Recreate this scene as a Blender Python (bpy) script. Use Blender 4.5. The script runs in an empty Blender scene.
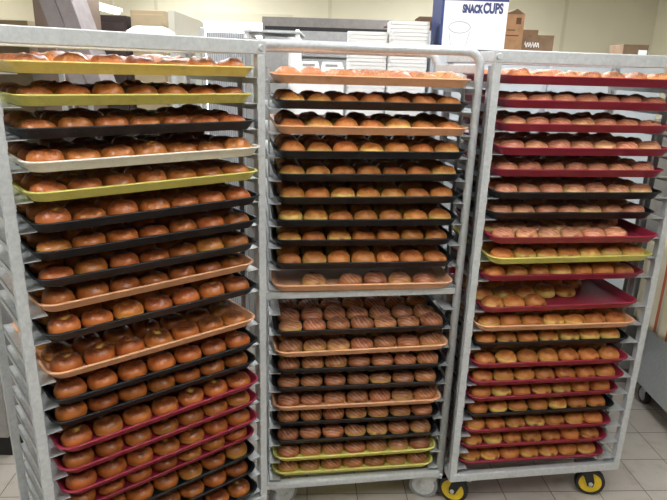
import bpy, bmesh, math, random
from mathutils import Vector, Matrix, noise
rnd = random.Random(7)
C = bpy.context.scene.collection
PI = math.pi

# ------------------------------------------------------------------ helpers
def lin(c):
    c /= 255.0
    return c / 12.92 if c <= 0.04045 else ((c + 0.055) / 1.055) ** 2.4
def rgb(r, g, b):
    return (lin(r), lin(g), lin(b), 1.0)

def tag(o, label=None, cat=None, group=None, kind=None):
    if label: o['label'] = label
    if cat: o['category'] = cat
    if group: o['group'] = group
    if kind: o['kind'] = kind
    return o

def empty(name, loc, rz=0.0):
    o = bpy.data.objects.new(name, None)
    o.empty_display_size = 0.05
    o.location = loc
    o.rotation_euler = (0, 0, rz)
    C.objects.link(o)
    return o

def link(name, bm, mat, parent=None, smooth=False, loc=None, rot=None):
    me = bpy.data.meshes.new(name)
    bmesh.ops.recalc_face_normals(bm, faces=bm.faces[:])
    bm.to_mesh(me)
    bm.free()
    for m in (mat if isinstance(mat, (list, tuple)) else [mat]):
        me.materials.append(m)
    if smooth:
        me.polygons.foreach_set('use_smooth', [True] * len(me.polygons))
    o = bpy.data.objects.new(name, me)
    C.objects.link(o)
    if parent: o.parent = parent
    if loc: o.location = loc
    if rot: o.rotation_euler = rot
    return o

def bx(bm, x0, x1, y0, y1, z0, z1, bevel=0.0, seg=2):
    r = bmesh.ops.create_cube(bm, size=1.0)
    vs = r['verts']
    for v in vs:
        v.co = Vector(((x0 + x1) / 2 + v.co.x * (x1 - x0), (y0 + y1) / 2 + v.co.y * (y1 - y0), (z0 + z1) / 2 + v.co.z * (z1 - z0)))
    if bevel > 0:
        es = list({e for v in vs for e in v.link_edges})
        bmesh.ops.bevel(bm, geom=es, offset=bevel, segments=seg, affect='EDGES', profile=0.5)
    return bm

def box(name, mat, b, parent=None, bevel=0.0, **k):
    bm = bmesh.new()
    bx(bm, *b, bevel=bevel)
    return link(name, bm, mat, parent, **k)

def tube(bm, pts, r, n=12, cap=True):
    """sweep a circle of radius r along pts"""
    pts = [Vector(p) for p in pts]
    rings = []
    up = None
    for i, p in enumerate(pts):
        t = (pts[min(i + 1, len(pts) - 1)] - pts[max(i - 1, 0)]).normalized()
        if up is None:
            up = t.orthogonal().normalized()
        up = (up - t * up.dot(t)).normalized()
        s = t.cross(up)
        rings.append([bm.verts.new(p + (up * math.cos(2 * PI * k / n) + s * math.sin(2 * PI * k / n)) * r) for k in range(n)])
    for a, b in zip(rings, rings[1:]):
        for k in range(n):
            bm.faces.new((a[k], a[(k + 1) % n], b[(k + 1) % n], b[k]))
    if cap:
        bm.faces.new(rings[0][::-1]); bm.faces.new(rings[-1])
    return bm

def lathe(bm, prof, n=24, axis='z', off=(0, 0, 0), closed=False):
    """prof: (r, h) pairs; closed by caps when r > 0"""
    off = Vector(off)
    rings = []
    for r, h in prof:
        ring = []
        for k in range(n):
            a = 2 * PI * k / n
            if axis == 'z': p = Vector((r * math.cos(a), r * math.sin(a), h))
            elif axis == 'x': p = Vector((h, r * math.cos(a), r * math.sin(a)))
            else: p = Vector((r * math.sin(a), h, r * math.cos(a)))
            ring.append(bm.verts.new(p + off))
        rings.append(ring)
    for a, b in zip(rings, rings[1:]):
        for k in range(n):
            bm.faces.new((a[k], a[(k + 1) % n], b[(k + 1) % n], b[k]))
    if closed:
        a, b = rings[-1], rings[0]
        for k in range(n):
            bm.faces.new((a[k], a[(k + 1) % n], b[(k + 1) % n], b[k]))
        return bm
    bm.faces.new(rings[0][::-1]); bm.faces.new(rings[-1])
    return bm

def rrect(hx, hy, r, z, n=6):
    pts = []
    for cx, cy, a0 in ((hx - r, hy - r, 0), (-hx + r, hy - r, 90), (-hx + r, -hy + r, 180), (hx - r, -hy + r, 270)):
        for k in range(n + 1):
            a = math.radians(a0 + 90 * k / n)
            pts.append((cx + r * math.cos(a), cy + r * math.sin(a), z))
    return pts

def loft(bm, rings, cap0=True, cap1=True):
    vr = [[bm.verts.new(p) for p in ring] for ring in rings]
    n = len(vr[0])
    for a, b in zip(vr, vr[1:]):
        for k in range(n):
            bm.faces.new((a[k], a[(k + 1) % n], b[(k + 1) % n], b[k]))
    if cap0: bm.faces.new(vr[0][::-1])
    if cap1: bm.faces.new(vr[-1])
    return bm

# ------------------------------------------------------------------ materials
class NT:
    def __init__(s, name):
        s.m = bpy.data.materials.new(name)
        s.m.use_nodes = True
        s.t = s.m.node_tree
        s.b = s.t.nodes['Principled BSDF']
    def n(s, t, **k):
        nd = s.t.nodes.new(t)
        for a, v in k.items():
            if a.startswith('i_'): nd.inputs[a[2:].replace('_', ' ')].default_value = v
            else: setattr(nd, a, v)
        return nd
    def l(s, a, b): s.t.links.new(a, b)
    def mix(s, fac, a, b, mode='MIX'):
        nd = s.n('ShaderNodeMix', data_type='RGBA', blend_type=mode)
        for sock, v in ((nd.inputs[0], fac), (nd.inputs[6], a), (nd.inputs[7], b)):
            if hasattr(v, 'is_output'): s.l(v, sock)
            else: sock.default_value = v
        return nd.outputs[2]
    def math(s, op, a, b=0.0, clamp=False):
        nd = s.n('ShaderNodeMath', operation=op, use_clamp=clamp)
        for sock, v in ((nd.inputs[0], a), (nd.inputs[1], b)):
            if hasattr(v, 'is_output'): s.l(v, sock)
            else: sock.default_value = v
        return nd.outputs[0]
    def ramp(s, v, lo, hi):
        nd = s.n('ShaderNodeMapRange', interpolation_type='SMOOTHSTEP')
        s.l(v, nd.inputs[0]); nd.inputs[1].default_value = lo; nd.inputs[2].default_value = hi
        return nd.outputs[0]
    def noise(s, scale, detail=3.0, vec=None, rough=0.55):
        nd = s.n('ShaderNodeTexNoise')
        nd.inputs['Scale'].default_value = scale; nd.inputs['Detail'].default_value = detail
        nd.inputs['Roughness'].default_value = rough
        if vec is None:
            g = s.n('ShaderNodeNewGeometry'); vec = g.outputs['Position']
        s.l(vec, nd.inputs['Vector'])
        return nd.outputs['Fac']
    def bump(s, h, strength=0.3, dist=0.002):
        nd = s.n('ShaderNodeBump'); nd.inputs['Strength'].default_value = strength; nd.inputs['Distance'].default_value = dist
        s.l(h, nd.inputs['Height']); s.l(nd.outputs['Normal'], s.b.inputs['Normal'])

def surf(name, col, rough=0.5, metal=0.0, var=0.12, scale=14.0, bump=0.0, col2=None, spec=0.5):
    s = NT(name)
    f = s.noise(scale, 4.0)
    c2 = col2 or tuple(c * (1 - var * 2) for c in col[:3]) + (1.0,)
    c = s.mix(s.ramp(f, 0.35, 0.7), col, c2)
    s.l(c, s.b.inputs['Base Color'])
    s.b.inputs['Roughness'].default_value = rough
    s.b.inputs['Metallic'].default_value = metal
    s.b.inputs['Specular IOR Level'].default_value = spec
    if bump: s.bump(f, bump)
    return s.m

def emit(name, col, strength):
    s = NT(name)
    s.b.inputs['Base Color'].default_value = col
    s.b.inputs['Emission Color'].default_value = col
    s.b.inputs['Emission Strength'].default_value = strength
    return s.m

M = {}
def metal(name, col, rough, met, streak=70):
    s = NT(name)
    g = s.n('ShaderNodeNewGeometry')
    a = s.noise(streak, 5.0, None, 0.7)
    b = s.noise(9.0, 2.0)
    c = s.mix(s.ramp(a, 0.3, 0.75), tuple(x * 1.05 for x in col[:3]) + (1,), tuple(x * 0.84 for x in col[:3]) + (1,))
    c = s.mix(s.ramp(b, 0.5, 0.85), c, tuple(x * 0.84 for x in col[:3]) + (1,))
    s.l(c, s.b.inputs['Base Color'])
    s.b.inputs['Metallic'].default_value = met
    r = s.n('ShaderNodeMapRange'); s.l(a, r.inputs[0]); r.inputs[3].default_value = rough - 0.08; r.inputs[4].default_value = rough + 0.15
    s.l(r.outputs[0], s.b.inputs['Roughness'])
    s.bump(a, 0.12, 0.001)
    return s.m
M['alu'] = metal('worn_aluminium', rgb(196, 200, 202), 0.42, 0.3)
M['ledge'] = metal('ledge_aluminium', rgb(200, 204, 206), 0.38, 0.5)
M['steel'] = metal('stainless_steel', rgb(170, 170, 170), 0.4, 0.55, 30)
M['steel_dark'] = metal('dull_stainless', rgb(135, 130, 126), 0.5, 0.4, 30)
M['gap'] = surf('dark_gap', rgb(35, 35, 36), 0.7)
def plastic(name, col, rough=0.38):
    s = NT(name)
    f = s.noise(35.0, 5.0, None, 0.7)
    c = s.mix(s.ramp(f, 0.45, 0.8), col, tuple(x * 0.78 for x in col[:3]) + (1,))
    w = s.noise(160.0, 2.0)
    c = s.mix(s.math('MULTIPLY', s.ramp(w, 0.66, 0.75), 0.35), c, rgb(150, 140, 125))
    s.l(c, s.b.inputs['Base Color'])
    s.b.inputs['Roughness'].default_value = rough
    return s.m
M['Y'] = plastic('amber_yellow_plastic', rgb(226, 198, 104))
M['G'] = plastic('lime_yellow_plastic', rgb(212, 206, 110))
M['K'] = plastic('black_plastic', rgb(13, 16, 21), 0.5)
M['W'] = plastic('ivory_plastic', rgb(226, 222, 208))
M['P'] = plastic('peach_plastic', rgb(224, 168, 128))
M['R'] = plastic('maroon_plastic', rgb(144, 38, 60))
M['card'] = surf('brown_cardboard', rgb(168, 128, 92), 0.85, scale=25)
M['card_dark'] = surf('dark_cardboard', rgb(122, 96, 72), 0.85, scale=25)
M['print'] = surf('cardboard_print', rgb(96, 66, 44), 0.85)
M['foam'] = surf('white_foam', rgb(244, 244, 242), 0.6, var=0.01)
M['box_white'] = surf('white_carton', rgb(246, 246, 246), 0.55, var=0.01)
M['box_blue'] = surf('navy_carton', rgb(52, 70, 128), 0.55, var=0.05)
M['ink'] = surf('navy_ink', rgb(62, 74, 122), 0.6, var=0.02)
M['ink_pale'] = surf('pale_ink', rgb(150, 154, 170), 0.6, var=0.02)
M['tyre_black'] = surf('black_rubber', rgb(34, 34, 35), 0.6)
M['tyre_grey'] = surf('grey_rubber', rgb(140, 142, 146), 0.5)
M['hub_yellow'] = surf('yellow_hub', rgb(222, 190, 40), 0.45)
M['fridge'] = surf('pale_blue_enamel', rgb(205, 214, 220), 0.35, var=0.02)
M['wall'] = surf('cream_wall_panel', rgb(214, 210, 190), 0.6, var=0.02, scale=3)
M['seam'] = surf('wall_batten', rgb(200, 196, 176), 0.6, var=0.02)
M['ceil'] = surf('ceiling_tile', rgb(225, 222, 212), 0.8, var=0.02)
M['beige'] = surf('beige_panel', rgb(184, 166, 134), 0.6, var=0.03)
M['taupe'] = surf('taupe_panel', rgb(132, 114, 102), 0.5, var=0.04)
M['lilac'] = metal('brushed_duct', rgb(150, 142, 144), 0.45, 0.3, 20)
M['towel'] = None

def mk_towel():
    s = NT('striped_cotton')
    a = s.n('ShaderNodeAttribute', attribute_name='loc')
    sep = s.n('ShaderNodeSeparateXYZ'); s.l(a.outputs['Vector'], sep.inputs[0])
    d = s.math('ABSOLUTE', s.math('SUBTRACT', sep.outputs[0], 0.40))
    st = s.math('LESS_THAN', d, 0.022)
    d2 = s.math('ABSOLUTE', s.math('SUBTRACT', sep.outputs[0], 0.1))
    st = s.math('MAXIMUM', st, s.math('LESS_THAN', d2, 0.018))
    c = s.mix(st, rgb(206, 196, 170), rgb(178, 92, 62))
    s.l(c, s.b.inputs['Base Color']); s.b.inputs['Roughness'].default_value = 0.9
    s.bump(s.noise(300.0), 0.3)
    return s.m
M['towel'] = mk_towel()

def mk_floor():
    s = NT('floor_tile')
    g = s.n('ShaderNodeNewGeometry')
    mp = s.n('ShaderNodeMapping', vector_type='TEXTURE')
    mp.inputs['Location'].default_value = (1.405, 2.155, 0)
    mp.inputs['Rotation'].default_value = (0, 0, 0.06)
    s.l(g.outputs['Position'], mp.inputs['Vector'])
    br = s.n('ShaderNodeTexBrick')
    br.offset = 0.0
    br.inputs['Scale'].default_value = 1.0
    br.inputs['Brick Width'].default_value = 0.2125
    br.inputs['Row Height'].default_value = 0.2125
    br.inputs['Mortar Size'].default_value = 0.0022
    br.inputs['Mortar Smooth'].default_value = 0.3
    br.inputs['Color1'].default_value = rgb(186, 178, 168)
    br.inputs['Color2'].default_value = rgb(178, 170, 160)
    br.inputs['Mortar'].default_value = rgb(92, 86, 80)
    s.l(mp.outputs[0], br.inputs['Vector'])
    f = s.noise(11.0, 5.0, None, 0.65)
    c = s.mix(s.math('MULTIPLY', s.ramp(f, 0.45, 0.8), 0.5), br.outputs['Color'], rgb(140, 128, 114))
    s.l(c, s.b.inputs['Base Color'])
    s.b.inputs['Roughness'].default_value = 0.42
    inv = s.math('SUBTRACT', 1.0, br.outputs['Fac'])
    s.bump(inv, 0.4, 0.002)
    return s.m
M['floor'] = mk_floor()

def mk_ribbed():
    s = NT('ribbed_grey_sheet')
    g = s.n('ShaderNodeNewGeometry')
    w = s.n('ShaderNodeTexWave', wave_type='BANDS', bands_direction='X')
    w.inputs['Scale'].default_value = 22.0
    s.l(g.outputs['Position'], w.inputs['Vector'])
    c = s.mix(w.outputs['Fac'], rgb(150, 152, 156), rgb(192, 194, 198))
    s.l(c, s.b.inputs['Base Color']); s.b.inputs['Roughness'].default_value = 0.45
    s.bump(w.outputs['Fac'], 0.6, 0.004)
    return s.m
M['ribbed'] = mk_ribbed()

# doughnut materials: 'loc' = point on the bun in units of its radius / height, 'mask' = filling spot
def mk_bun(name, top, side, base, crack, base_hi, rough, stripes=False, spot=rgb(226, 186, 92), coat=0.0, sugar=0.0):
    s = NT(name)
    a = s.n('ShaderNodeAttribute', attribute_name='loc')
    sep = s.n('ShaderNodeSeparateXYZ'); s.l(a.outputs['Vector'], sep.inputs[0])
    z = sep.outputs[2]
    oi = s.n('ShaderNodeObjectInfo')
    ar = s.n('ShaderNodeAttribute', attribute_name='rnd')
    r = s.math('FRACT', s.math('ADD', oi.outputs['Random'], ar.outputs['Fac']))
    r2 = s.math('FRACT', s.math('MULTIPLY', r, 7.31))
    n1 = s.noise(55.0, 4.0, None, 0.65)
    n2 = s.noise(240.0, 3.0, None, 0.6)
    zz = s.math('ADD', z, s.math('MULTIPLY', s.math('SUBTRACT', n1, 0.5), 0.5))
    c = s.mix(s.ramp(zz, 0.6, 1.02), side, top)
    n4 = s.noise(150.0, 2.0, None, 0.5)
    mott = s.math('MAXIMUM', s.ramp(n2, 0.46, 0.68), s.ramp(n4, 0.52, 0.62))
    c = s.mix(s.math('MULTIPLY', mott, s.ramp(z, 0.6, 0.95)), c, crack)
    if stripes:
        rot = s.n('ShaderNodeVectorRotate', rotation_type='Z_AXIS')
        s.l(a.outputs['Vector'], rot.inputs['Vector'])
        w = s.n('ShaderNodeTexWave', wave_type='BANDS', bands_direction='DIAGONAL', wave_profile='SIN')
        w.inputs['Scale'].default_value = 1.3; w.inputs['Distortion'].default_value = 2.2
        w.inputs['Detail'].default_value = 2.0; w.inputs['Detail Scale'].default_value = 1.4
        s.l(rot.outputs[0], w.inputs['Vector'])
        line = s.math('MULTIPLY', s.ramp(w.outputs['Fac'], 0.55, 0.85), s.ramp(z, 0.35, 0.6))
        c = s.mix(s.math('MULTIPLY', line, stripes), c, rgb(226, 178, 148))
    # pale waist where the dough never touched the oil
    thr = s.math('ADD', s.math('MULTIPLY', r2, base_hi[1] - base_hi[0]), base_hi[0])
    pale = s.math('SUBTRACT', 1.0, s.ramp(s.math('SUBTRACT', s.math('ADD', z, s.math('MULTIPLY', s.math('SUBTRACT', n1, 0.5), 0.25)), thr), -0.03, 0.14))
    c = s.mix(pale, c, base)
    c = s.mix(s.math('MULTIPLY', s.n('ShaderNodeAttribute', attribute_name='mask').outputs['Fac'], 1.0), c, spot)
    if sugar:
        n3 = s.noise(330.0, 2.0)
        c = s.mix(s.math('MULTIPLY', s.math('MULTIPLY', s.ramp(n3, 0.5, 0.6), s.ramp(z, 0.5, 0.8)), sugar), c, rgb(238, 212, 188))
    # each one baked a little lighter or darker
    hs = s.n('ShaderNodeHueSaturation')
    s.l(c, hs.inputs['Color'])
    mv = s.n('ShaderNodeMapRange'); s.l(r, mv.inputs[0]); mv.inputs[3].default_value = 0.74; mv.inputs[4].default_value = 1.1
    s.l(mv.outputs[0], hs.inputs['Value'])
    mh = s.n('ShaderNodeMapRange'); s.l(r2, mh.inputs[0]); mh.inputs[3].default_value = 0.496; mh.inputs[4].default_value = 0.510
    s.l(mh.outputs[0], hs.inputs['Hue'])
    s.l(hs.outputs[0], s.b.inputs['Base Color'])
    s.b.inputs['Roughness'].default_value = rough
    s.b.inputs['Coat Weight'].default_value = coat
    s.b.inputs['Coat Roughness'].default_value = 0.2
    s.b.inputs['Specular IOR Level'].default_value = 0.35
    s.b.inputs['Subsurface Weight'].default_value = 0.0
    s.bump(s.math('ADD', s.math('MULTIPLY', n2, 0.7), n1), 0.55, 0.003)
    return s.m
M['glazed'] = mk_bun('glazed_dough', rgb(126, 64, 32), rgb(186, 106, 48), rgb(210, 152, 78), rgb(92, 44, 24), (0.0, 0.42), 0.4, coat=0.36)
M['filled'] = mk_bun('golden_dough', rgb(172, 98, 46), rgb(200, 128, 62), rgb(226, 188, 104), rgb(138, 72, 34), (0.12, 0.62), 0.5, coat=0.12, spot=rgb(122, 60, 30))
M['striped'] = mk_bun('striped_dough', rgb(136, 76, 48), rgb(172, 106, 64), rgb(206, 158, 90), rgb(98, 54, 36), (0.05, 0.48), 0.45, stripes=0.26, coat=0.2, spot=rgb(140, 76, 44))
M['pink'] = mk_bun('pink_striped_dough', rgb(176, 104, 76), rgb(202, 130, 92), rgb(230, 188, 124), rgb(140, 78, 56), (0.05, 0.6), 0.45, stripes=0.36, coat=0.25, spot=rgb(150, 84, 54))
M['sugared'] = mk_bun('sugared_dough', rgb(186, 106, 56), rgb(206, 128, 66), rgb(232, 186, 106), rgb(140, 74, 40), (0.0, 0.4), 0.5, coat=0.1, sugar=0.38)

# ------------------------------------------------------------------ camera
PITCH, ROLL, F, HCAM = 0.304079, 0.031521, 584.645, 1.742102
cam_d = bpy.data.cameras.new('camera')
cam_d.sensor_width = 36.0
cam_d.lens = 36.0 * F / 667.0
cam_d.clip_start = 0.05
cam = bpy.data.objects.new('camera', cam_d)
C.objects.link(cam)
cam.matrix_world = Matrix.Translation((0, 0, HCAM)) @ Matrix.Rotation(PI / 2 - PITCH, 4, 'X') @ Matrix.Rotation(ROLL, 4, 'Z')
bpy.context.scene.camera = cam

# ------------------------------------------------------------------ the room
XL, XR, YF, YB, ZC = -3.2, 3.4, -2.4, 6.8, 2.75
box('floor', M['floor'], (XL, XR, YF, YB, -0.1, 0.0)).__setitem__('kind', 'structure')
box('ceiling', M['ceil'], (XL, XR, YF, YB, ZC, ZC + 0.1)).__setitem__('kind', 'structure')
box('wall_left', M['wall'], (XL - 0.1, XL, YF, YB, 0, ZC))['kind'] = 'structure'
box('wall_right', M['wall'], (XR, XR + 0.1, YF, YB, 0, ZC))['kind'] = 'structure'
box('wall_front', M['wall'], (XL, XR, YF - 0.1, YF, 0, ZC))['kind'] = 'structure'
bm = bmesh.new()   # back wall round the bright pass-through
WX0, WX1, WZ0, WZ1 = -1.52, -0.82, 1.15, 2.17
bx(bm, XL, WX0, YB, YB + 0.1, 0, ZC); bx(bm, WX1, XR, YB, YB + 0.1, 0, ZC)
bx(bm, WX0, WX1, YB, YB + 0.1, 0, WZ0); bx(bm, WX0, WX1, YB, YB + 0.1, WZ1, ZC)
link('wall_back', bm, M['wall'])['kind'] = 'structure'
for i, x in enumerate((-0.12, 2.42, -2.0)):
    box('trim_%d' % (i + 1), M['seam'], (x - 0.02, x + 0.02, YB - 0.006, YB, 0, ZC))['kind'] = 'structure'
w = empty('window_1', (0, YB, 0)); w['kind'] = 'structure'
box('pane', emit('bright_room_glow', (1, 0.99, 0.96, 1), 5.0), (WX0, WX1, 0.05, 0.07, WZ0, WZ1), w)  # glowing pane stands for the bright room beyond the opening
bm = bmesh.new()
bx(bm, WX0 - 0.07, WX1 + 0.3, -0.03, 0, WZ1, WZ1 + 0.09); bx(bm, WX0 - 0.07, WX0, -0.03, 0, WZ0, WZ1)
bx(bm, WX1, WX1 + 0.07, -0.03, 0, WZ0, WZ1); bx(bm, WX0 - 0.07, WX1 + 0.07, -0.05, 0, WZ0 - 0.07, WZ0)
link('window_frame', bm, M['seam'], w)

lamp_white = emit('lamp_white', (0.97, 0.985, 1.0, 1), 12.0)
lamp_soft = emit('lamp_soft', (0.97, 0.985, 1.0, 1), 7.0)
lamp_strong = emit('lamp_strong', (1.0, 0.99, 0.97, 1), 15.0)
def troffer(x, y, L, label, glow=None):
    t = tag(empty('ceiling_light', (x, y, ZC)), label, 'ceiling light', 'ceiling lights over the room')
    bm = bmesh.new()
    bx(bm, -0.33, 0.33, -L / 2 - 0.03, -L / 2, -0.05, 0); bx(bm, -0.33, 0.33, L / 2, L / 2 + 0.03, -0.05, 0)
    bx(bm, -0.33, -0.30, -L / 2, L / 2, -0.05, 0); bx(bm, 0.30, 0.33, -L / 2, L / 2, -0.05, 0)
    link('frame', bm, M['box_white'], t)
    box('diffuser', glow or lamp_white, (-0.30, 0.30, -L / 2, L / 2, -0.035, -0.025), t)
troffer(-1.3, 0.2, 1.2, 'flush ceiling light before the first rack')
troffer(0.9, 0.2, 1.2, 'flush ceiling light before the third rack')
troffer(-0.75, 1.9, 1.2, 'added fill light on the ceiling straight above the first rack', lamp_soft)  # added to brighten the fronts of the things behind the racks
troffer(0.75, 1.9, 1.2, 'added fill light on the ceiling straight above the third rack', lamp_soft)  # likewise added, lights the background fronts from over the racks
troffer(-1.1, 3.6, 1.2, 'flush ceiling light behind the first rack', lamp_soft)
troffer(0.9, 3.6, 1.2, 'flush ceiling light above the white refrigerator')
troffer(1.0, 5.4, 1.2, 'flush ceiling light near the back wall', lamp_strong)
troffer(-1.4, 5.6, 1.2, 'added fill light on the ceiling near the pass-through', lamp_strong)  # added because the back wall needed more light

# ------------------------------------------------------------------ racks
D, WP, LW = 0.48, 0.026, 0.042
W_, WM = 0.745858, 0.743455
GEO = {
    'L': dict(loc=(-0.79704, 1.36521), rz=0.692725, W=W_, zt=1.70454, s=0.0762, gap=0.04409, bot=0.1516, top=1.8099),
    'M': dict(loc=(-0.24902, 1.91418), rz=0.159126, W=WM, zt=1.685776, s=0.078231, gap=0.015335, bot=0.1358, top=1.818),
    'R': dict(loc=(0.49838, 1.97886), rz=0.156775, W=W_, zt=1.70454, s=0.0762, gap=0.04409, bot=0.1516, top=1.8099)}
def slot_z(g, k): return g['zt'] - g['s'] * (k - 1) - (g['gap'] if k > 10 else 0.0)

def caster(parent, u, v, top, rz, tyre, hub, r=0.0615):
    """swivel caster: plate and fork carry the wheel"""
    c = box('caster', M['ledge'], (-0.045, 0.045, -0.04, 0.04, -0.006, 0), parent)
    c.location = (u, v, top); c.rotation_euler = (0, 0, rz)
    bm = bmesh.new()
    lathe(bm, [(0.024, -0.022), (0.027, -0.015), (0.027, -0.006)], 20)
    for s in (-1, 1):
        y0 = s * 0.021
        pr = [(-0.028, -0.022), (0.028, -0.022), (0.045, -0.08), (0.042, -top + r - 0.014), (0.018, -top + r - 0.012), (0.0, -0.06)]
        a = [bm.verts.new((p[0], y0 - 0.0015, p[1])) for p in pr]
        b = [bm.verts.new((p[0], y0 + 0.0015, p[1])) for p in pr]
        bm.faces.new(a[::-1]); bm.faces.new(b)
        for i in range(len(pr)):
            j = (i + 1) % len(pr); bm.faces.new((a[i], a[j], b[j], b[i]))
    bx(bm, -0.028, 0.028, -0.0225, 0.0225, -0.025, -0.021)
    link('fork', bm, M['gap'] if hub is M['hub_yellow'] else M['ledge'], c)
    bm = bmesh.new()
    lathe(bm, [(r - 0.014, -0.015), (r - 0.003, -0.0155), (r, -0.010), (r, 0.010), (r - 0.003, 0.0155), (r - 0.014, 0.015)], 36, 'y', (0.03, 0, -top + r), True)
    link('tyre', bm, tyre, c, smooth=False)
    bm = bmesh.new()
    lathe(bm, [(0.010, -0.0175), (0.016, -0.0165), (0.030, -0.012), (r - 0.015, -0.0145), (r - 0.0142, 0.0), (r - 0.015, 0.0145), (0.030, 0.012), (0.016, 0.0165), (0.010, 0.0175)], 28, 'y', (0.03, 0, -top + r))
    link('wheel_hub', bm, hub, c)
    bm = bmesh.new()
    lathe(bm, [(0.006, -0.029), (0.009, -0.027), (0.009, 0.027), (0.006, 0.029)], 10, 'y', (0.03, 0, -top + r))
    link('axle', bm, M['ledge'], c)

def ledges(t, g, W, ks, depth=D, wide=LW):
    for k in ks:
        z = slot_z(g, k)
        for side in (0, 1):
            bm = bmesh.new()
            a, b = (WP, WP + LW) if side == 0 else (W - WP - wide, W - WP)
            bx(bm, a, b, 0.001, depth - 0.001, z - 0.0018, z)
            c = WP if side == 0 else W - WP - 0.0018
            bx(bm, c, c + 0.0018, 0.001, depth - 0.001, z - 0.020, z)
            link('ledge', bm, M['ledge'], t)

def square_rack(name, g, label, tyre, hub, casters, depth=D, ks=range(1, 21), wide=LW):
    W = g['W']
    t = tag(empty(name, (g['loc'][0], g['loc'][1], 0), g['rz']), label, 'bakery rack', 'bakery racks')
    z0, z1 = g['bot'], g['top']
    for u in (0, W - WP):
        for v in (0, depth - WP):
            box('post', M['alu'], (u, u + WP, v, v + WP, z0 + 0.002, z1 - 0.041), t, 0.0015)
    for v in (0, depth - WP):
        box('top_rail', M['alu'], (-0.002, W + 0.002, v - 0.001, v + WP, z1 - 0.040, z1), t, 0.003)
        box('bottom_rail', M['alu'], (WP * 0.2, W - WP * 0.2, v - 0.002, v + WP - 0.002, z0, z0 + 0.034), t, 0.003)
    for u in (0, W - WP):
        box('side_rail', M['alu'], (u, u + WP, WP, depth - WP, z1 - 0.038, z1 - 0.004), t, 0.002)
        box('side_rail', M['alu'], (u, u + WP, WP, depth - WP, z0, z0 + 0.03), t, 0.002)
        a = WP + 0.002 if u == 0 else W - WP - 0.0035
        box('slide_strip', M['ledge'], (a, a + 0.0015, 0.085, 0.115, z0 + 0.03, z1 - 0.05), t)
    for u in (0.014, W - 0.014):
        bm = bmesh.new(); lathe(bm, [(0.009, -0.0065), (0.0105, -0.004), (0.0105, 0.0)], 14, 'y', (u, -0.0005, z1 - 0.021))
        link('bolt', bm, M['ledge'], t, smooth=False)
    ledges(t, g, W, ks, depth, wide)
    for u, v, rz in casters:
        caster(t, u, v, z0, rz, tyre, hub)
    return t

square_rack('bakery_rack', GEO['L'], 'aluminium bakery rack set at an angle, nearest, full of glossy glazed doughnuts', M['tyre_black'], M['hub_yellow'],
            [(0.06, 0.06, 0.4), (W_ - 0.06, 0.06, 2.4), (0.06, D - 0.06, 1.9), (W_ - 0.06, D - 0.06, 1.1)])
square_rack('bakery_rack', GEO['R'], 'aluminium bakery rack with mostly maroon trays and yellow hubbed wheels', M['tyre_black'], M['hub_yellow'],
            [(0.075, 0.055, 2.55), (W_ - 0.115, 0.06, -0.35), (0.06, D - 0.06, 1.9), (W_ - 0.06, D - 0.06, 1.1)], wide=0.078)

def arch(v, W, zt, zb, R=0.05, r=0.015):
    x0, q = r - 0.018, 0.03
    pts = [(x0, v, zb)]
    for k in range(9):
        a = PI - PI / 2 * k / 8
        pts.append((x0 + q + q * math.cos(a), v, zt - r - q + q * math.sin(a)))
    for k in range(9):
        a = PI / 2 - PI / 2 * k / 8
        pts.append((W - r - R + R * math.cos(a), v, zt - r - R + R * math.sin(a)))
    pts.append((W - r, v, zb))
    return pts
def tube_rack(g, label):
    W = g['W']
    t = tag(empty('bakery_rack', (g['loc'][0], g['loc'][1], 0), g['rz']), label, 'bakery rack', 'bakery racks')
    z0, z1 = g['bot'], g['top']
    for v in (0.015, D - 0.015):
        bm = bmesh.new(); tube(bm, arch(v, W, z1, z0 + 0.004), 0.015, 14)
        link('bent_tube_frame', bm, M['alu'], t, smooth=True)
        y0 = v - 0.013
        box('bottom_rail', M['alu'], (0.012, W - 0.012, y0 - 0.004, y0 + 0.026, z0, z0 + 0.032), t, 0.008)
    box('middle_rail', M['alu'], (0.012, W - 0.028, 0.003, 0.028, 0.948, 0.974), t, 0.003)
    for u in (0.0, W - 0.03):
        for zz in (z1 - 0.085, z0):
            box('side_rail', M['alu'], (u + 0.004, u + 0.026, 0.026, D - 0.026, zz, zz + 0.03), t, 0.003)
        a = WP + 0.004 if u == 0 else W - WP - 0.009
        box('slide_strip', M['ledge'], (a, a + 0.005, 0.085, 0.115, z0 + 0.03, z1 - 0.09), t)
    for u in (0.015, W - 0.015):
        bm = bmesh.new(); lathe(bm, [(0.006, -0.007), (0.008, -0.004), (0.008, 0.0)], 12, 'y', (u, -0.003, z0 + 0.016))
        link('bolt', bm, M['ledge'], t)
    ledges(t, g, W, range(1, 21))
    for u, v, rz in [(0.06, 0.06, 0.5), (W - 0.035, 0.05, 2.75), (0.06, D - 0.06, 1.9), (W - 0.06, D - 0.06, 1.1)]:
        caster(t, u, v, z0, rz, M['tyre_grey'], M['ledge'])
    return t
tube_rack(GEO['M'], 'aluminium bakery rack with rounded tube frame and grey wheels, standing between two racks')

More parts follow.
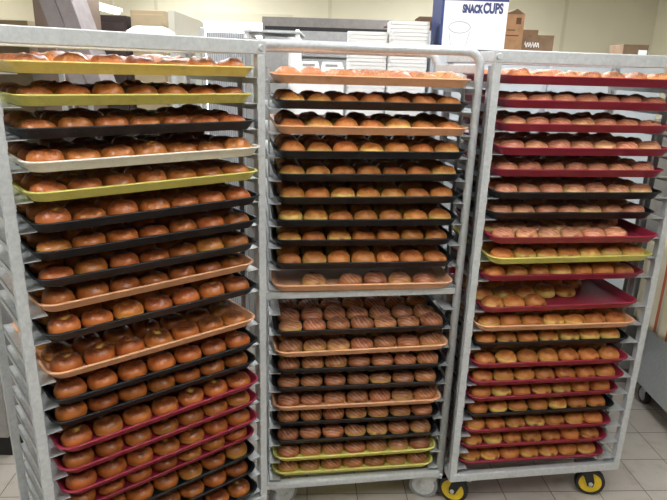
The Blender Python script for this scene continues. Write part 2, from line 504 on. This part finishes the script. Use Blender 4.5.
# ------------------------------------------------------------------ trays
def tray_mesh(mat):
    bm = bmesh.new()
    loft(bm, [rrect(.309, .2075, .034, 0.0), rrect(.3115, .210, .036, 0.002), rrect(.3235, .222, .042, .0218), rrect(.3295, .228, .046, .0245),
              rrect(.3305, .229, .046, .0266), rrect(.3290, .2275, .045, .0285), rrect(.3235, .222, .041, .0285), rrect(.3215, .220, .040, .026),
              rrect(.3110, .2095, .034, .0055), rrect(.3085, .207, .032, .0035)])
    me = bpy.data.meshes.new('bakery_tray')
    bmesh.ops.recalc_face_normals(bm, faces=bm.faces[:])
    for f in bm.faces: f.smooth = len(f.verts) == 4
    bm.to_mesh(me); bm.free(); me.materials.append(mat)
    return me
TRAY = {k: tray_mesh(M[k]) for k in 'YGKWPR'}
COLN = {'Y': 'amber yellow', 'G': 'lime yellow', 'K': 'black', 'W': 'ivory white', 'P': 'peach', 'R': 'maroon'}
def NTH(i): return ORD[i] if i < 20 else 'twenty ' + ORD[i - 20]
SHORT = {'Y': 'amber', 'G': 'lime', 'K': 'black', 'W': 'ivory', 'P': 'peach', 'R': 'maroon'}
ORD = ['first', 'second', 'third', 'fourth', 'fifth', 'sixth', 'seventh', 'eighth', 'ninth', 'tenth', 'eleventh', 'twelfth', 'thirteenth',
       'fourteenth', 'fifteenth', 'sixteenth', 'seventeenth', 'eighteenth', 'nineteenth', 'twentieth']

# slot, colour, how far the front edge stands out of the rack at each end, kind of bun
TL = [(1, 'Y', -.035, -.02, 'g'), (2, 'G', -.021, -.005, 'g'), (3, 'K', -.018, -.047, 'g'), (4, 'W', -.058, -.056, 'g'), (5, 'G', -.042, -.038, 'g'),
      (6, 'K', -.055, -.046, 'g'), (7, 'K', -.03, -.05, 'g'), (8, 'K', -.018, -.044, 'g'), (9, 'P', -.018, -.004, 'g'), (10, 'K', -.034, -.028, 'g'),
      (11, 'P', -.026, -.008, 'g'), (12, 'K', -.029, -.033, 'g'), (13, 'K', -.008, -.03, 'g'), (14, 'R', -.043, -.024, 'g'), (15, 'R', -.029, -.021, 'g'),
      (16, 'R', -.028, -.021, 'g'), (17, 'R', -.006, .002, 'g'), (18, 'K', -.006, .0, 'g'), (19, 'K', -.006, -.002, 'g'), (20, 'K', -.02, -.02, 'g')]
TM = [(1, 'P', -.03, -.02, 'u'), (2, 'K', -.03, -.02, 'f'), (3, 'P', -.05, -.03, 'f'), (4, 'K', -.055, -.04, 'f'), (5, 'K', -.035, -.025, 'f'),
      (6, 'K', -.037, -.02, 'f'), (7, 'K', -.029, -.034, 'f'), (8, 'K', -.005, -.014, 'f'), (9, 'K', -.02, -.034, 'f'), (10, 'P', -.033, -.042, 's'),
      (12, 'K', -.039, -.034, 's'), (13, 'P', -.05, -.04, 's'), (14, 'K', -.03, -.038, 's'), (15, 'K', -.024, -.034, 's'), (16, 'P', -.029, -.036, 's'),
      (17, 'K', -.006, -.026, 's'), (18, 'K', -.012, -.028, 's'), (19, 'G', -.017, -.020, 's'), (20, 'G', -.002, -.010, 's')]
TR = [(1, 'R', -.03, -.03, 'u'), (2, 'R', -.03, -.02, 'q'), (3, 'R', -.03, -.02, 'q'), (4, 'R', -.045, -.045, 'q'), (5, 'R', -.018, -.04, 'q'),
      (6, 'K', -.03, -.055, 'q'), (7, 'K', -.012, -.034, 'q'), (8, 'R', -.06, -.075, 'q'), (9, 'G', -.07, -.044, 'f'), (10, 'R', -.026, -.033, 'f'),
      (11, 'R', -.042, -.018, 'f'), (12, 'P', -.026, -.044, 'f'), (13, 'K', -.004, -.03, 'f'), (14, 'R', -.025, -.05, 'f'), (15, 'R', -.026, -.045, 'f'),
      (16, 'R', -.02, -.015, 'f'), (17, 'K', -.012, -.012, 'f'), (18, 'R', -.008, -.014, 'f'), (19, 'R', .002, -.01, 'f'), (20, 'R', .006, -.014, 'f')]

# ------------------------------------------------------------------ doughnuts
BR, BH = 0.0457, 0.0445
PROF = [(0.0, 0.0), (0.66, 0.0), (0.86, 0.04), (0.965, 0.14), (1.0, 0.29), (0.985, 0.44), (0.915, 0.62), (0.79, 0.78), (0.62, 0.895), (0.43, 0.96), (0.24, 0.99), (0.1, 1.0), (0.0, 1.0)]
PROF_DIMPLE = [(0.0, 0.0), (0.66, 0.0), (0.86, 0.04), (0.965, 0.14), (1.0, 0.29), (0.985, 0.45), (0.92, 0.64), (0.80, 0.81), (0.64, 0.93), (0.46, 0.975), (0.28, 0.92), (0.13, 0.83), (0.0, 0.80)]
def bun_geo(seed, prof, n, spot, elong=1.0, tall=1.0, lump=0.055, ridges=0.0):
    """verts, faces, loc (unit), mask"""
    r_ = random.Random(seed)
    ox, oy, oz = (r_.uniform(-50, 50) for _ in range(3))
    vs, fs, lo, mk = [], [], [], []
    def put(r, h, a):
        x, y = r * math.cos(a), r * math.sin(a)
        d = noise.noise(Vector((x * 1.3 + ox, y * 1.3 + oy, h * 1.5 + oz))) * lump * 1.6 + noise.noise(Vector((x * 3 + oy, y * 3 + oz, h * 3 + ox))) * lump * 0.6
        k = (1 + d) if h > 0.02 else 1 + d * 0.5
        zz = h * tall * (1 + 1.6 * d * (1 if h > 0.4 else 0))
        if ridges and h > 0.5:
            zz += ridges * math.sin(8.5 * (x * 0.8 + y * 0.6) + ox) * (h - 0.5)
        m = min(1.0, 0.98 + 0.5 * d)
        vs.append((x * m * BR * elong, y * m * BR / elong ** 0.3, max(0.0, zz) * BH)); lo.append((x, y, h))
        if spot == 'top':
            q = math.hypot(x - 0.05, y + 0.04)
            q += 0.10 * noise.noise(Vector((x * 6 + ox, y * 6, oz)))
            mk.append(max(0.0, min(1.0, (0.24 - q) / 0.10)))
        elif spot == 'side':
            q = math.hypot(x - 0.12, (h - 0.42) * 1.3) if y < 0 else 9
            mk.append(max(0.0, min(1.0, (0.32 - q) / 0.14)))
        else:
            mk.append(0.0)
    put(0, 0, 0)
    rows = prof[1:-1]
    for r, h in rows:
        for k in range(n): put(r, h, 2 * PI * k / n)
    put(0, prof[-1][1], 0)
    last = len(vs) - 1
    for k in range(n):
        fs.append((0, 1 + (k + 1) % n, 1 + k))
        fs.append((last, last - n + k, last - n + (k + 1) % n))
    for i in range(len(rows) - 1):
        for k in range(n):
            a, b = 1 + i * n, 1 + (i + 1) * n
            fs.append((a + k, a + (k + 1) % n, b + (k + 1) % n, b + k))
    return vs, fs, lo, mk
def bun_mesh(name, mat, geo, rv=None):
    vs, fs, lo, mk = geo
    me = bpy.data.meshes.new(name)
    me.from_pydata(vs, [], fs)
    a = me.attributes.new('loc', 'FLOAT_VECTOR', 'POINT'); a.data.foreach_set('vector', [c for p in lo for c in p])
    a = me.attributes.new('mask', 'FLOAT', 'POINT'); a.data.foreach_set('value', mk)
    a = me.attributes.new('rnd', 'FLOAT', 'POINT'); a.data.foreach_set('value', rv or [0.0] * len(vs))
    me.polygons.foreach_set('use_smooth', [True] * len(fs))
    me.materials.append(mat)
    return me
KIND = {
    'g': ('glazed_doughnut', 'glazed', [(PROF_DIMPLE, None), (PROF_DIMPLE, 'top'), (PROF, None), (PROF_DIMPLE, None), (PROF_DIMPLE, 'top'), (PROF, None)], 'glazed doughnut', 'doughnut'),
    'f': ('filled_doughnut', 'filled', [(PROF, None), (PROF, 'side'), (PROF, None), (PROF, 'side'), (PROF, None)], 'filled doughnut', 'doughnut'),
    's': ('striped_bun', 'striped', [(PROF, None), (PROF, None), (PROF, 'side'), (PROF, None)], 'striped bun', 'bun'),
    'q': ('striped_bun', 'pink', [(PROF, None), (PROF, None), (PROF, 'side'), (PROF, None)], 'striped bun', 'bun'),
    'u': ('sugared_bun', 'sugared', [(PROF, None), (PROF, None), (PROF, None)], 'sugared bun', 'bun')}
HI, LO = {}, {}
for kk, (nm, mt, var, _, _) in KIND.items():
    HI[kk] = []; LO[kk] = []
    for i, (pf, sp) in enumerate(var):
        el = [1.0, 1.0, 0.98, 1.0, 0.97, 1.0][i]; tl = [1.0, 0.93, 1.04, 0.97, 1.02, 0.9][i]
        rd = 0.07 if kk in 'sq' else 0.0
        HI[kk].append(bun_mesh(nm, M[mt], bun_geo(hash((i, 5)) % 999 + ord(kk), pf, 28, sp, el, tl, 0.06, rd)))
        LO[kk].append(bun_geo(hash((i, 5)) % 999 + ord(kk), pf, 14, sp, el, tl, 0.06, rd))
STUFF = {k: ([], [], [], [], []) for k in KIND}

def put_bun(kk, g, tm, x, y, z0, row, idx, label, group, big=True):
    nm, _, var, _, cat = KIND[kk]
    vi = rnd.randrange(len(var))
    rz = rnd.uniform(-0.45, 0.45) if var[vi][1] == 'side' else rnd.uniform(0, 2 * PI)
    if kk in 'sq': rz = rnd.uniform(-0.7, 0.7)
    jx, jy = rnd.uniform(-.0006, .0006), rnd.uniform(-.0012, .0012)
    sc = rnd.uniform(0.96, 0.985) * (0.962 if g is GEO['R'] else 1.0)
    mw = tm @ Matrix.Translation((x + jx, y + jy, z0)) @ Matrix.Rotation(rz, 4, 'Z') @ Matrix.Diagonal((sc, sc, sc * rnd.uniform(0.94, 1.08), 1))
    if big:
        o = bpy.data.objects.new(nm, HI[kk][vi])
        o.matrix_world = mw
        C.objects.link(o)
        tag(o, label, cat, group)
    else:
        vs, fs, lo, mk = LO[kk][vi]
        S = STUFF[kk]; b = len(S[0]); rv = rnd.random()
        S[0].extend(tuple(mw @ Vector(v)) for v in vs); S[1].extend(tuple(i + b for i in f) for f in fs)
        S[2].extend(lo); S[3].extend(mk); S[4].extend([rv] * len(vs))

PX, PY = 0.0893, 0.0922
FIT = {'L': (1.009, 0.0055), 'M': (1.0, 0.0), 'R': (0.966, -0.0135)}   # tray width against the common size, offset in the rack
RN = {'L': 'left rack', 'M': 'middle rack', 'R': 'right rack'}
SPECIAL = {('M', 10): [-2.0, -0.5, 0.5, 1.5, 2.55], ('M', 1): [-1.02, -0.01, 1.0, 2.0, 3.0], ('R', 8): [-3, -2, -1, 0, 1, 2],
           ('R', 11): [-3, -2, -1]}
SPECIAL2 = {('M', 10): [], ('R', 11): [-3, -2, -1, 0.02, 1.05], ('R', 8): [-3, -2, -1, 0, 1, 2], ('M', 1): [-1, 0, 1, 2, 3]}
for rk, T in (('L', TL), ('M', TM), ('R', TR)):
    g = GEO[rk]; W = g['W']
    R0 = Matrix.Translation((g['loc'][0], g['loc'][1], 0)) @ Matrix.Rotation(g['rz'], 4, 'Z')
    for ti, (k, col, vl, vr, kk) in enumerate(T):
        z = slot_z(g, k) + 0.0012
        skew = max(-0.008, min(0.008, (vr - vl) / 0.6)) if rk == 'L' else max(-0.015, min(0.015, (vr - vl) / 0.6))
        v = (vl + vr) / 2
        tm = R0 @ Matrix.Translation((W / 2 + FIT[rk][1] + rnd.uniform(-.001, .001), v + 0.229, z)) @ Matrix.Rotation(skew, 4, 'Z')
        o = bpy.data.objects.new('bakery_tray', TRAY[col])
        o.matrix_world = tm @ Matrix.Diagonal((FIT[rk][0], 1, 1, 1)); C.objects.link(o)
        kind_word = KIND[kk][3] + 's'
        tag(o, '%s plastic tray of %s, %s from the top in the %s' % (COLN[col], kind_word, ORD[ti], RN[rk]), 'tray', 'plastic bakery trays')
        nrow = 4
        for row in range(nrow):
            us = [-3, -2, -1, 0, 1, 2, 3]
            if (rk, k) in SPECIAL: us = SPECIAL[(rk, k)] if row == 0 else SPECIAL2[(rk, k)] if row == 1 else ([] if (rk, k) == ('M', 10) else us)
            if (rk, k) == ('R', 11) and row >= 2: us = [-3, -2, -1, 0, 1, 2] if row == 2 else us
            open_tray = (rk, k) in (('L', 11), ('M', 12), ('R', 11))
            for i, u in enumerate(us):
                big = row < 2 or (row == 2 and open_tray)
                where = ORD[i] + ' from left' if i < 6 or len(us) < 7 else 'rightmost'
                lab = '%s %s in %s row, %s %s tray of %s' % (KIND[kk][3], where, ('front', 'second', 'third', 'back')[row], SHORT[col], ORD[ti], RN[rk])
                grp = '%ss on the %s' % (KIND[kk][3], RN[rk])
                put_bun(kk, g, tm, u * PX * FIT[rk][0] * (0.988 if rk == 'R' else 1.0), -0.1645 + row * PY, 0.0037, row, i, lab, grp, big)
for kk, S in STUFF.items():
    if not S[0]: continue
    me = bun_mesh(KIND[kk][0], M[KIND[kk][1]], S[:4], S[4])
    o = bpy.data.objects.new(KIND[kk][0], me); C.objects.link(o)
    tag(o, 'remaining %ss at the back of the trays of the %s' % (KIND[kk][3], {'g': 'angled rack', 'f': 'middle and right racks', 's': 'rounded tube rack', 'q': 'right rack', 'u': 'topmost trays'}[kk]), KIND[kk][4], None, 'stuff')

# ------------------------------------------------------------------ background
# tall oven along the back
t = tag(empty('wall_oven', (0.09, 4.2, 0)), 'wide grey stainless oven standing behind the rounded tube rack', 'oven')
box('body', M['steel_dark'], (-0.62, 0.58, 0.02, 0.9, 0.0, 2.05), t, 0.004)
box('door', M['steel'], (-0.60, 0.56, 0.0, 0.018, 1.80, 1.965), t, 0.003)
box('door', M['steel'], (-0.60, 0.56, 0.0, 0.018, 1.05, 1.785), t, 0.003)
box('dark_slot', M['gap'], (-0.60, 0.56, 0.012, 0.0195, 1.966, 1.99), t)
box('sticker', M['box_white'], (-0.12, -0.04, -0.0015, -0.0003, 1.84, 1.875), t)
# holding cabinet
t = tag(empty('holding_cabinet', (-0.37, 3.4, 0)), 'tall narrow stainless cabinet with a rounded pale corner post', 'cabinet')
box('body', M['steel'], (-0.15, 0.08, 0.0, 0.4, 0.0, 1.875), t, 0.004)
bm = bmesh.new(); lathe(bm, [(0.044, 0.0), (0.044, 1.88), (0.036, 1.89)], 24, 'z', (0.112, 0.05, 0))
link('corner_post', bm, M['box_white'], t, smooth=False)
box('top_rail', M['ledge'], (-0.16, 0.155, -0.005, 0.41, 1.905, 1.918), t, 0.004)
for x in (-0.145, 0.135):
    bm = bmesh.new(); lathe(bm, [(0.014, 1.875), (0.014, 1.92), (0.009, 1.93)], 12, 'z', (x, 0.02, 0)); link('knob', bm, M['box_white'], t)
# ribbed cabinet
t = tag(empty('ribbed_cabinet', (-0.735, 4.0, 0)), 'ribbed grey sheet metal cabinet below the bright pass-through', 'cabinet')
box('body', M['ribbed'], (-0.13, 0.13, 0.0, 0.5, 0.0, 1.93), t)
for x in (-0.15, 0.15):
    bm = bmesh.new(); lathe(bm, [(0.016, 0.0), (0.016, 1.95), (0.01, 1.955)], 12, 'z', (x, -0.01, 0)); link('corner_post', bm, M['ledge'], t)
# low rack seen sideways behind the first rack
g4 = dict(loc=(-1.50, 3.25), rz=0.1, W=0.62, zt=1.55, s=0.1524, gap=0.0, bot=0.15, top=1.872)
square_rack('bakery_rack', g4, 'empty aluminium rack standing far behind the angled rack of glazed doughnuts', M['tyre_grey'], M['ledge'],
            [(0.06, 0.06, 0.4), (0.56, 0.06, 2.4), (0.06, 0.42, 1.9), (0.56, 0.42, 1.1)], 0.48, range(1, 9))
# door leaf standing open beside the pass-through
bm = bmesh.new(); bx(bm, 0, 1.02, -0.02, 0.02, 0.01, 2.05)
t = tag(empty('open_door', (-1.083, 4.0, 0), math.radians(92)), 'pale grey door leaf standing open beside the bright pass-through', 'door')
link('door_leaf', bm, surf('cream_door', rgb(190, 186, 172), 0.5, var=0.02), t)
bm = bmesh.new(); bx(bm, 0.06, 0.08, -0.07, -0.02, 0.95, 1.1, 0.004); link('door_handle', bm, M['ledge'], t)
# cabinets at the left, and a dark box in place of a doorway
t = tag(empty('tall_cabinet', (-1.55, 3.85, 0)), 'brown grey tall cabinet behind the angled rack', 'cabinet')
box('body', M['taupe'], (-0.34, -0.12, 0, 0.5, 0.0, 2.4), t, 0.004)
box('door', M['taupe'], (-0.33, -0.13, -0.02, -0.001, 0.1, 2.36), t, 0.006)
box('handle', M['ledge'], (-0.17, -0.15, -0.05, -0.021, 1.1, 1.35), t, 0.004)
bm = bmesh.new()
for x0, x1, y in ((0.0, 0.08, 0.0), (0.085, 0.165, -0.01)):
    bx(bm, x0, x1, y, y + 0.2, 0.0, 1.15, 0.004)
bm2 = bm
for v in bm2.verts: v.co.x -= 0.30 * (v.co.z - 0.0)
o = link('exhaust_duct', bm2, M['lilac'], None, loc=(-1.345, 3.05, 1.60))
tag(o, 'leaning brushed metal duct rising to the ceiling behind the angled rack', 'duct')
t = tag(empty('counter_cabinet', (-2.5, 4.4, 0)), 'olive grey cabinet with a flat lid against the far left corner', 'cabinet')
box('body', surf('olive_panel', rgb(128, 112, 90), 0.6), (-0.5, 0.28, 0, 0.6, 0.0, 1.95), t, 0.004)
box('lid', M['beige'], (-0.52, 0.30, -0.02, 0.62, 1.951, 1.985), t, 0.004)
t = tag(empty('strip_light', (-2.30, 5.9, 2.2)), 'glowing fluorescent strip hung from the ceiling far behind', 'lamp')
bm = bmesh.new(); bx(bm, -0.04, 0.04, -0.6, 0.6, 0.012, 0.05, 0.004); link('housing', bm, M['box_white'], t)
bm = bmesh.new(); tube(bm, [(0, -0.58, 0), (0, 0.58, 0)], 0.013); link('lamp_tube', bm, emit('tube_glow', (1, 0.95, 0.85, 1), 9.0), t)
for y in (-0.45, 0.45):
    bm = bmesh.new(); tube(bm, [(0, y, 0.05), (0, y, ZC - 2.2)], 0.004, 6); link('hanger_rod', bm, M['ledge'], t)
t = tag(empty('doorway_dark_box', (-1.78, 4.55, 0)), 'dark box standing for the dark doorway below the hanging fluorescent strip', 'cabinet')
box('body', surf('doorway_dark', rgb(66, 54, 52), 0.6), (-0.2, 0.22, 0, 0.5, 0.0, 2.05), t, 0.004)  # dark colour stands for the unlit inside of a doorway
box('door', surf('doorway_dark_front', rgb(72, 60, 58), 0.55), (-0.18, 0.20, -0.02, -0.001, 0.1, 2.0), t, 0.005)  # front face of the painted dark opening, no real door
t = tag(empty('beige_cabinet', (-1.40, 4.55, 0)), 'beige tall cabinet beside the dark doorway box', 'cabinet')
box('body', M['beige'], (-0.13, 0.12, 0.0, 0.4, 0.0, 2.09), t, 0.003)
box('door', M['beige'], (-0.12, 0.11, -0.02, -0.001, 0.1, 2.06), t, 0.004)
# foam lid on top of the empty rack
bm = bmesh.new()
loft(bm, [rrect(.12, .10, .02, 0.0), rrect(.115, .095, .02, .02), rrect(.08, .065, .02, .045), rrect(.07, .055, .02, .047)])
o = link('foam_container', bm, M['foam'], None, loc=(-1.04, 3.42, 1.8725), rot=(0, 0, 0.1))
tag(o, 'single white foam lid lying on top of the empty rack', 'foam container')

# worktable behind the middle rack carrying foam containers
t = tag(empty('shelf_table', (0.105, 2.98, 0)), 'stainless shelf table behind the rounded tube rack under white foam stacks', 'table')
box('table_top', M['steel'], (-0.335, 0.335, 0.0, 0.38, 1.43, 1.46), t, 0.004)
box('shelf', M['steel'], (-0.32, 0.32, 0.02, 0.36, 0.6, 0.62), t, 0.003)
for x in (-0.325, 0.295):
    for y in (0.02, 0.33):
        box('leg', M['ledge'], (x, x + 0.03, y, y + 0.03, 0.0, 1.43), t)
def foam_mesh():
    bm = bmesh.new()
    n = 6
    def flute(hx, hy, r, z, a):
        p = rrect(hx, hy, r, z, n); out = []
        for i in range(len(p)):
            q = p[i]; p2 = p[(i + 1) % len(p)]
            for s in range(4):
                f = s / 4; x = q[0] + (p2[0] - q[0]) * f; y = q[1] + (p2[1] - q[1]) * f
                k = 1 - a * (s % 2); out.append((x * k, y * k, z))
        return out
    loft(bm, [flute(.085, .075, .02, 0, 0.02), flute(.099, .089, .025, .0235, 0.015), flute(.118, .108, .028, .0240, 0), flute(.119, .109, .028, .040, 0), flute(.102, .092, .022, .040, 0), flute(.082, .072, .02, .006, 0)])
    me = bpy.data.meshes.new('foam_container')
    bmesh.ops.recalc_face_normals(bm, faces=bm.faces[:])
    bm.to_mesh(me); bm.free(); me.materials.append(M['foam']); return me
FM = foam_mesh()
for sx, n_, nm in ((0.135, 24, 'shorter'), (0.338, 27, 'taller')):
    for i in range(n_):
        o = bpy.data.objects.new('foam_container', FM)
        o.scale = (0.83, 0.83, 1); o.location = (sx + rnd.uniform(-.0008, .0008), 3.13 + rnd.uniform(-.0008, .0008), 1.4602 + i * 0.0178); C.objects.link(o)
        tag(o, 'white foam container, %s from the bottom of the %s foam stack' % (NTH(i), nm), 'foam container', 'stacked white foam containers')
def clamshell(x, y, z, rz, label):
    t = tag(empty('clamshell_box', (x, y, z), rz), label, 'foam container', 'small foam boxes'); t.scale = (0.62, 0.62, 0.85)
    bm = bmesh.new(); loft(bm, [rrect(.075, .075, .015, 0), rrect(.09, .09, .02, .035), rrect(.085, .085, .02, .035), rrect(.07, .07, .015, .004)]); link('base', bm, M['foam'], t)
    bm = bmesh.new(); loft(bm, [rrect(.09, .09, .02, .036), rrect(.078, .078, .015, .07), rrect(.074, .074, .015, .074)]); link('lid', bm, M['foam'], t)
    box('clear_window', M['steel'], (-.05, .05, -.0875, -.0865, .045, .06), t)
# a carton under the two small boxes
o = box('low_carton', M['box_white'], (-0.215, 0.025, 3.02, 3.3, 1.4602, 1.70), None, 0.002)
tag(o, 'white low carton on the shelf table under the two small boxes', 'box')
clamshell(-0.157, 3.13, 1.7005, 0.06, 'small white foam box on the carton, nearer the stainless cabinet')
clamshell(-0.035, 3.13, 1.7005, -0.08, 'small white foam box on the carton, nearer the tall foam stacks')

# white refrigerator and boxes on it
t = tag(empty('refrigerator', (0.98, 3.0, 0)), 'pale white refrigerator behind the maroon tray rack under cardboard boxes', 'refrigerator')
box('body', M['fridge'], (-0.53, 0.62, 0.03, 0.75, 0.06, 1.84), t, 0.006)
box('door', M['fridge'], (-0.52, 0.03, 0.0, 0.028, 0.18, 1.82), t, 0.008)
box('door', M['fridge'], (0.05, 0.61, 0.0, 0.028, 0.18, 1.82), t, 0.008)
box('handle', M['ledge'], (-0.03, -0.005, -0.04, -0.0005, 0.9, 1.2), t, 0.005)
box('handle', M['ledge'], (0.08, 0.105, -0.04, -0.0005, 0.9, 1.2), t, 0.005)
box('plinth', M['gap'], (-0.5, 0.6, 0.06, 0.7, 0.0, 0.06), t)

t = tag(empty('steel_cabinet', (1.66, 3.1, 0)), 'grey steel cabinet between the pale refrigerator and the wheeled worktable', 'cabinet')
box('body', M['steel_dark'], (0.0, 0.8, 0.0, 0.5, 0.0, 1.5), t, 0.004)
for x in (0.01, 0.405):
    box('door', M['steel'], (x, x + 0.385, -0.02, -0.001, 0.1, 1.47), t, 0.005)
    box('handle', M['gap'], (x + 0.17, x + 0.21, -0.04, -0.0205, 1.28, 1.31), t, 0.003)

def text(name, s, size, parent, loc, mat, offset=0.0, sx=1.0):
    cu = bpy.data.curves.new(name, 'FONT'); cu.body = s; cu.size = size; cu.extrude = 0.0004; cu.offset = offset
    o = bpy.data.objects.new(name, cu); C.objects.link(o); cu.materials.append(mat)
    dg = bpy.context.evaluated_depsgraph_get()
    me = bpy.data.meshes.new_from_object(o.evaluated_get(dg))
    bpy.data.objects.remove(o); bpy.data.curves.remove(cu)
    o = bpy.data.objects.new(name, me); C.objects.link(o)
    o.parent = parent; o.location = loc; o.rotation_euler = (PI / 2, 0, 0); o.scale = (sx, 1, 1)
    return o
t = tag(empty('cup_box', (0.474, 3.02, 1.8405), 0.0), 'large white carton with navy edges lettered SNACK CUPS', 'box')
box('carton', M['box_white'], (0.02, 0.325, 0, 0.3, 0, 0.30), t, 0.0015)
box('navy_side', M['box_blue'], (0.008, 0.0195, 0.0, 0.3, 0, 0.30), t)
box('navy_band', M['box_blue'], (0.008, 0.325, -0.0008, -0.0002, 0.219, 0.30), t)
text('lettering', 'SNACK', 0.048, t, (0.108, -0.0008, 0.168), M['ink'], 0.0034, 0.60)
text('lettering', 'CUPS', 0.062, t, (0.206, -0.0008, 0.168), M['ink'], 0.0032, 0.64)
bm = bmesh.new()
cx, cz = 0.10, 0.10
tube(bm, [(cx + 0.052 * math.cos(a), -0.0012, cz + 0.026 * math.sin(a)) for a in [2 * PI * i / 32 for i in range(33)]], 0.0013, 5)
tube(bm, [(cx - 0.05, -0.0012, cz - 0.02), (cx - 0.035, -0.0012, 0.012)], 0.0009, 5)
tube(bm, [(cx + 0.05, -0.0012, cz - 0.02), (cx + 0.035, -0.0012, 0.012)], 0.0009, 5)
link('cup_drawing', bm, M['ink_pale'], t)
# open brown box with flap, behind
t = tag(empty('open_carton', (0.35, 3.35, 1.8405)), 'white carton with brown open flaps behind the lettered cup carton', 'box')
box('carton', M['box_white'], (0.07, 0.18, 0, 0.2, 0, 0.10), t)
box('brown_top', M['card_dark'], (0.07, 0.18, 0, 0.2, 0.1005, 0.17), t)
bm = bmesh.new(); bx(bm, -0.11, 0.068, 0.02, 0.16, 0.135, 0.14)
for v in bm.verts: v.co.z += 0.02 * (v.co.x / 0.1)
link('flap', bm, M['card_dark'], t)
t = tag(empty('tall_carton', (0.80, 3.06, 1.8405)), 'tall narrow brown carton beside the lettered cup carton', 'box')
box('carton', M['card'], (0.0, 0.095, 0, 0.2, 0, 0.17), t)
bm = bmesh.new()
a = [bm.verts.new(p) for p in ((0, 0, .171), (.095, 0, .171), (.055, 0, .195), (0, .2, .171), (.095, .2, .171), (.055, .2, .195))]
for f in ((0, 1, 2), (3, 5, 4), (0, 2, 5, 3), (1, 4, 5, 2), (0, 3, 4, 1)): bm.faces.new([a[i] for i in f])
link('gable_flap', bm, M['card_dark'], t)
bm = bmesh.new(); bx(bm, 0.055, 0.08, -0.0008, -0.0002, 0.125, 0.155); bx(bm, 0.015, 0.055, -0.0008, -0.0002, 0.095, 0.1); bx(bm, 0.01, 0.075, -0.0008, -0.0002, 0.07, 0.075)
link('printed_mark', bm, M['print'], t)
t = tag(empty('flat_carton', (0.905, 3.12, 1.8405)), 'low brown carton with white scribbled writing on its front', 'box')
box('carton', M['card_dark'], (0.0, 0.165, 0, 0.22, 0, 0.082), t)
bm = bmesh.new(); bx(bm, 0.0, 0.13, 0.15, 0.155, 0.0825, 0.115); link('flap', bm, M['card_dark'], t)
bm = bmesh.new(); tube(bm, [(0.02 + i * 0.0035, -0.0015, 0.035 + 0.014 * math.sin(i * 1.7)) for i in range(22)], 0.0016, 5); link('scribble', bm, M['box_white'], t)
t = tag(empty('small_carton', (1.49, 3.2, 1.8405)), 'small flat brown carton alone at the edge of the refrigerator', 'box')
box('carton', M['card_dark'], (-0.03, 0.1, 0, 0.16, 0, 0.055), t)
box('label_sticker', M['box_white'], (0.05, 0.095, -0.0008, -0.0002, 0.004, 0.03), t)

# counter with towel at the right, on wheels
t = tag(empty('worktable', (1.70, 2.0, 0)), 'stainless equipment cabinet on wheels beside the maroon tray rack', 'worktable')
box('body', M['alu'], (0.0, 0.7, 0.0, 0.95, 0.13, 0.92), t, 0.004)
box('table_top', M['steel'], (-0.03, 0.73, -0.03, 0.98, 0.921, 0.955), t, 0.006)
for u, v in ((0.06, 0.42), (0.06, 0.86), (0.62, 0.42), (0.62, 0.86)):
    caster(t, u, v, 0.13, 1.5, M['tyre_black'], M['ledge'], 0.05)
def towel():
    bm = bmesh.new(); lay = bm.verts.layers.float_vector.new('loc')
    nx, nz = 24, 18
    def pt(i, j):
        y = 0.36 * i / nx; s = 0.62 * j / nz
        rip = 0.012 * math.sin(i * 0.9) * min(1, max(0, s - 0.16) * 6)
        if s < 0.14: return (0.12 - s + 0.0, y, 0.959)
        if s < 0.17: return (-0.022 - (s - 0.14) * 0.5, y, 0.959 - (s - 0.14) * 0.3)
        return (-0.046 + rip * 0.8 - 0.004, y, 0.945 - (s - 0.17))
    g = [[bm.verts.new(pt(i, j)) for i in range(nx + 1)] for j in range(nz + 1)]
    for j in range(nz + 1):
        for i in range(nx + 1): g[j][i][lay] = (i / nx, j / nz, 0)
    for j in range(nz):
        for i in range(nx): bm.faces.new((g[j][i], g[j][i + 1], g[j + 1][i + 1], g[j + 1][i]))
    o = link('towel', bm, M['towel'], None, smooth=True, loc=(1.70, 2.60, 0.0))
    m = o.modifiers.new('thickness', 'SOLIDIFY'); m.thickness = 0.004; m.offset = 1
    return tag(o, 'cream cotton towel with rust stripes hanging over the worktable edge', 'towel')
towel()
# low counter at the left edge
t = tag(empty('steel_counter', (-1.42, 2.22, 0)), 'stainless counter with dark toe kick beside the angled rack', 'counter')
box('body', M['steel'], (-1.2, 0.0, 0.0, 0.7, 0.12, 0.86), t, 0.004)
box('counter_top', M['steel'], (-1.22, 0.02, -0.03, 0.72, 0.861, 0.9), t, 0.006)
box('toe_kick', M['gap'], (-1.18, -0.02, 0.04, 0.68, 0.0, 0.119), t)

# ------------------------------------------------------------------ world and view
wd = bpy.data.worlds.new('world'); bpy.context.scene.world = wd
wd.use_nodes = True
wd.node_tree.nodes['Background'].inputs[0].default_value = (0.9, 0.95, 1.0, 1)
wd.node_tree.nodes['Background'].inputs[1].default_value = 0.4
vs_ = bpy.context.scene.view_settings
vs_.view_transform = 'Standard'; vs_.look = 'None'; vs_.gamma = 1.0; vs_.use_curve_mapping = False
vs_.exposure = 0.55
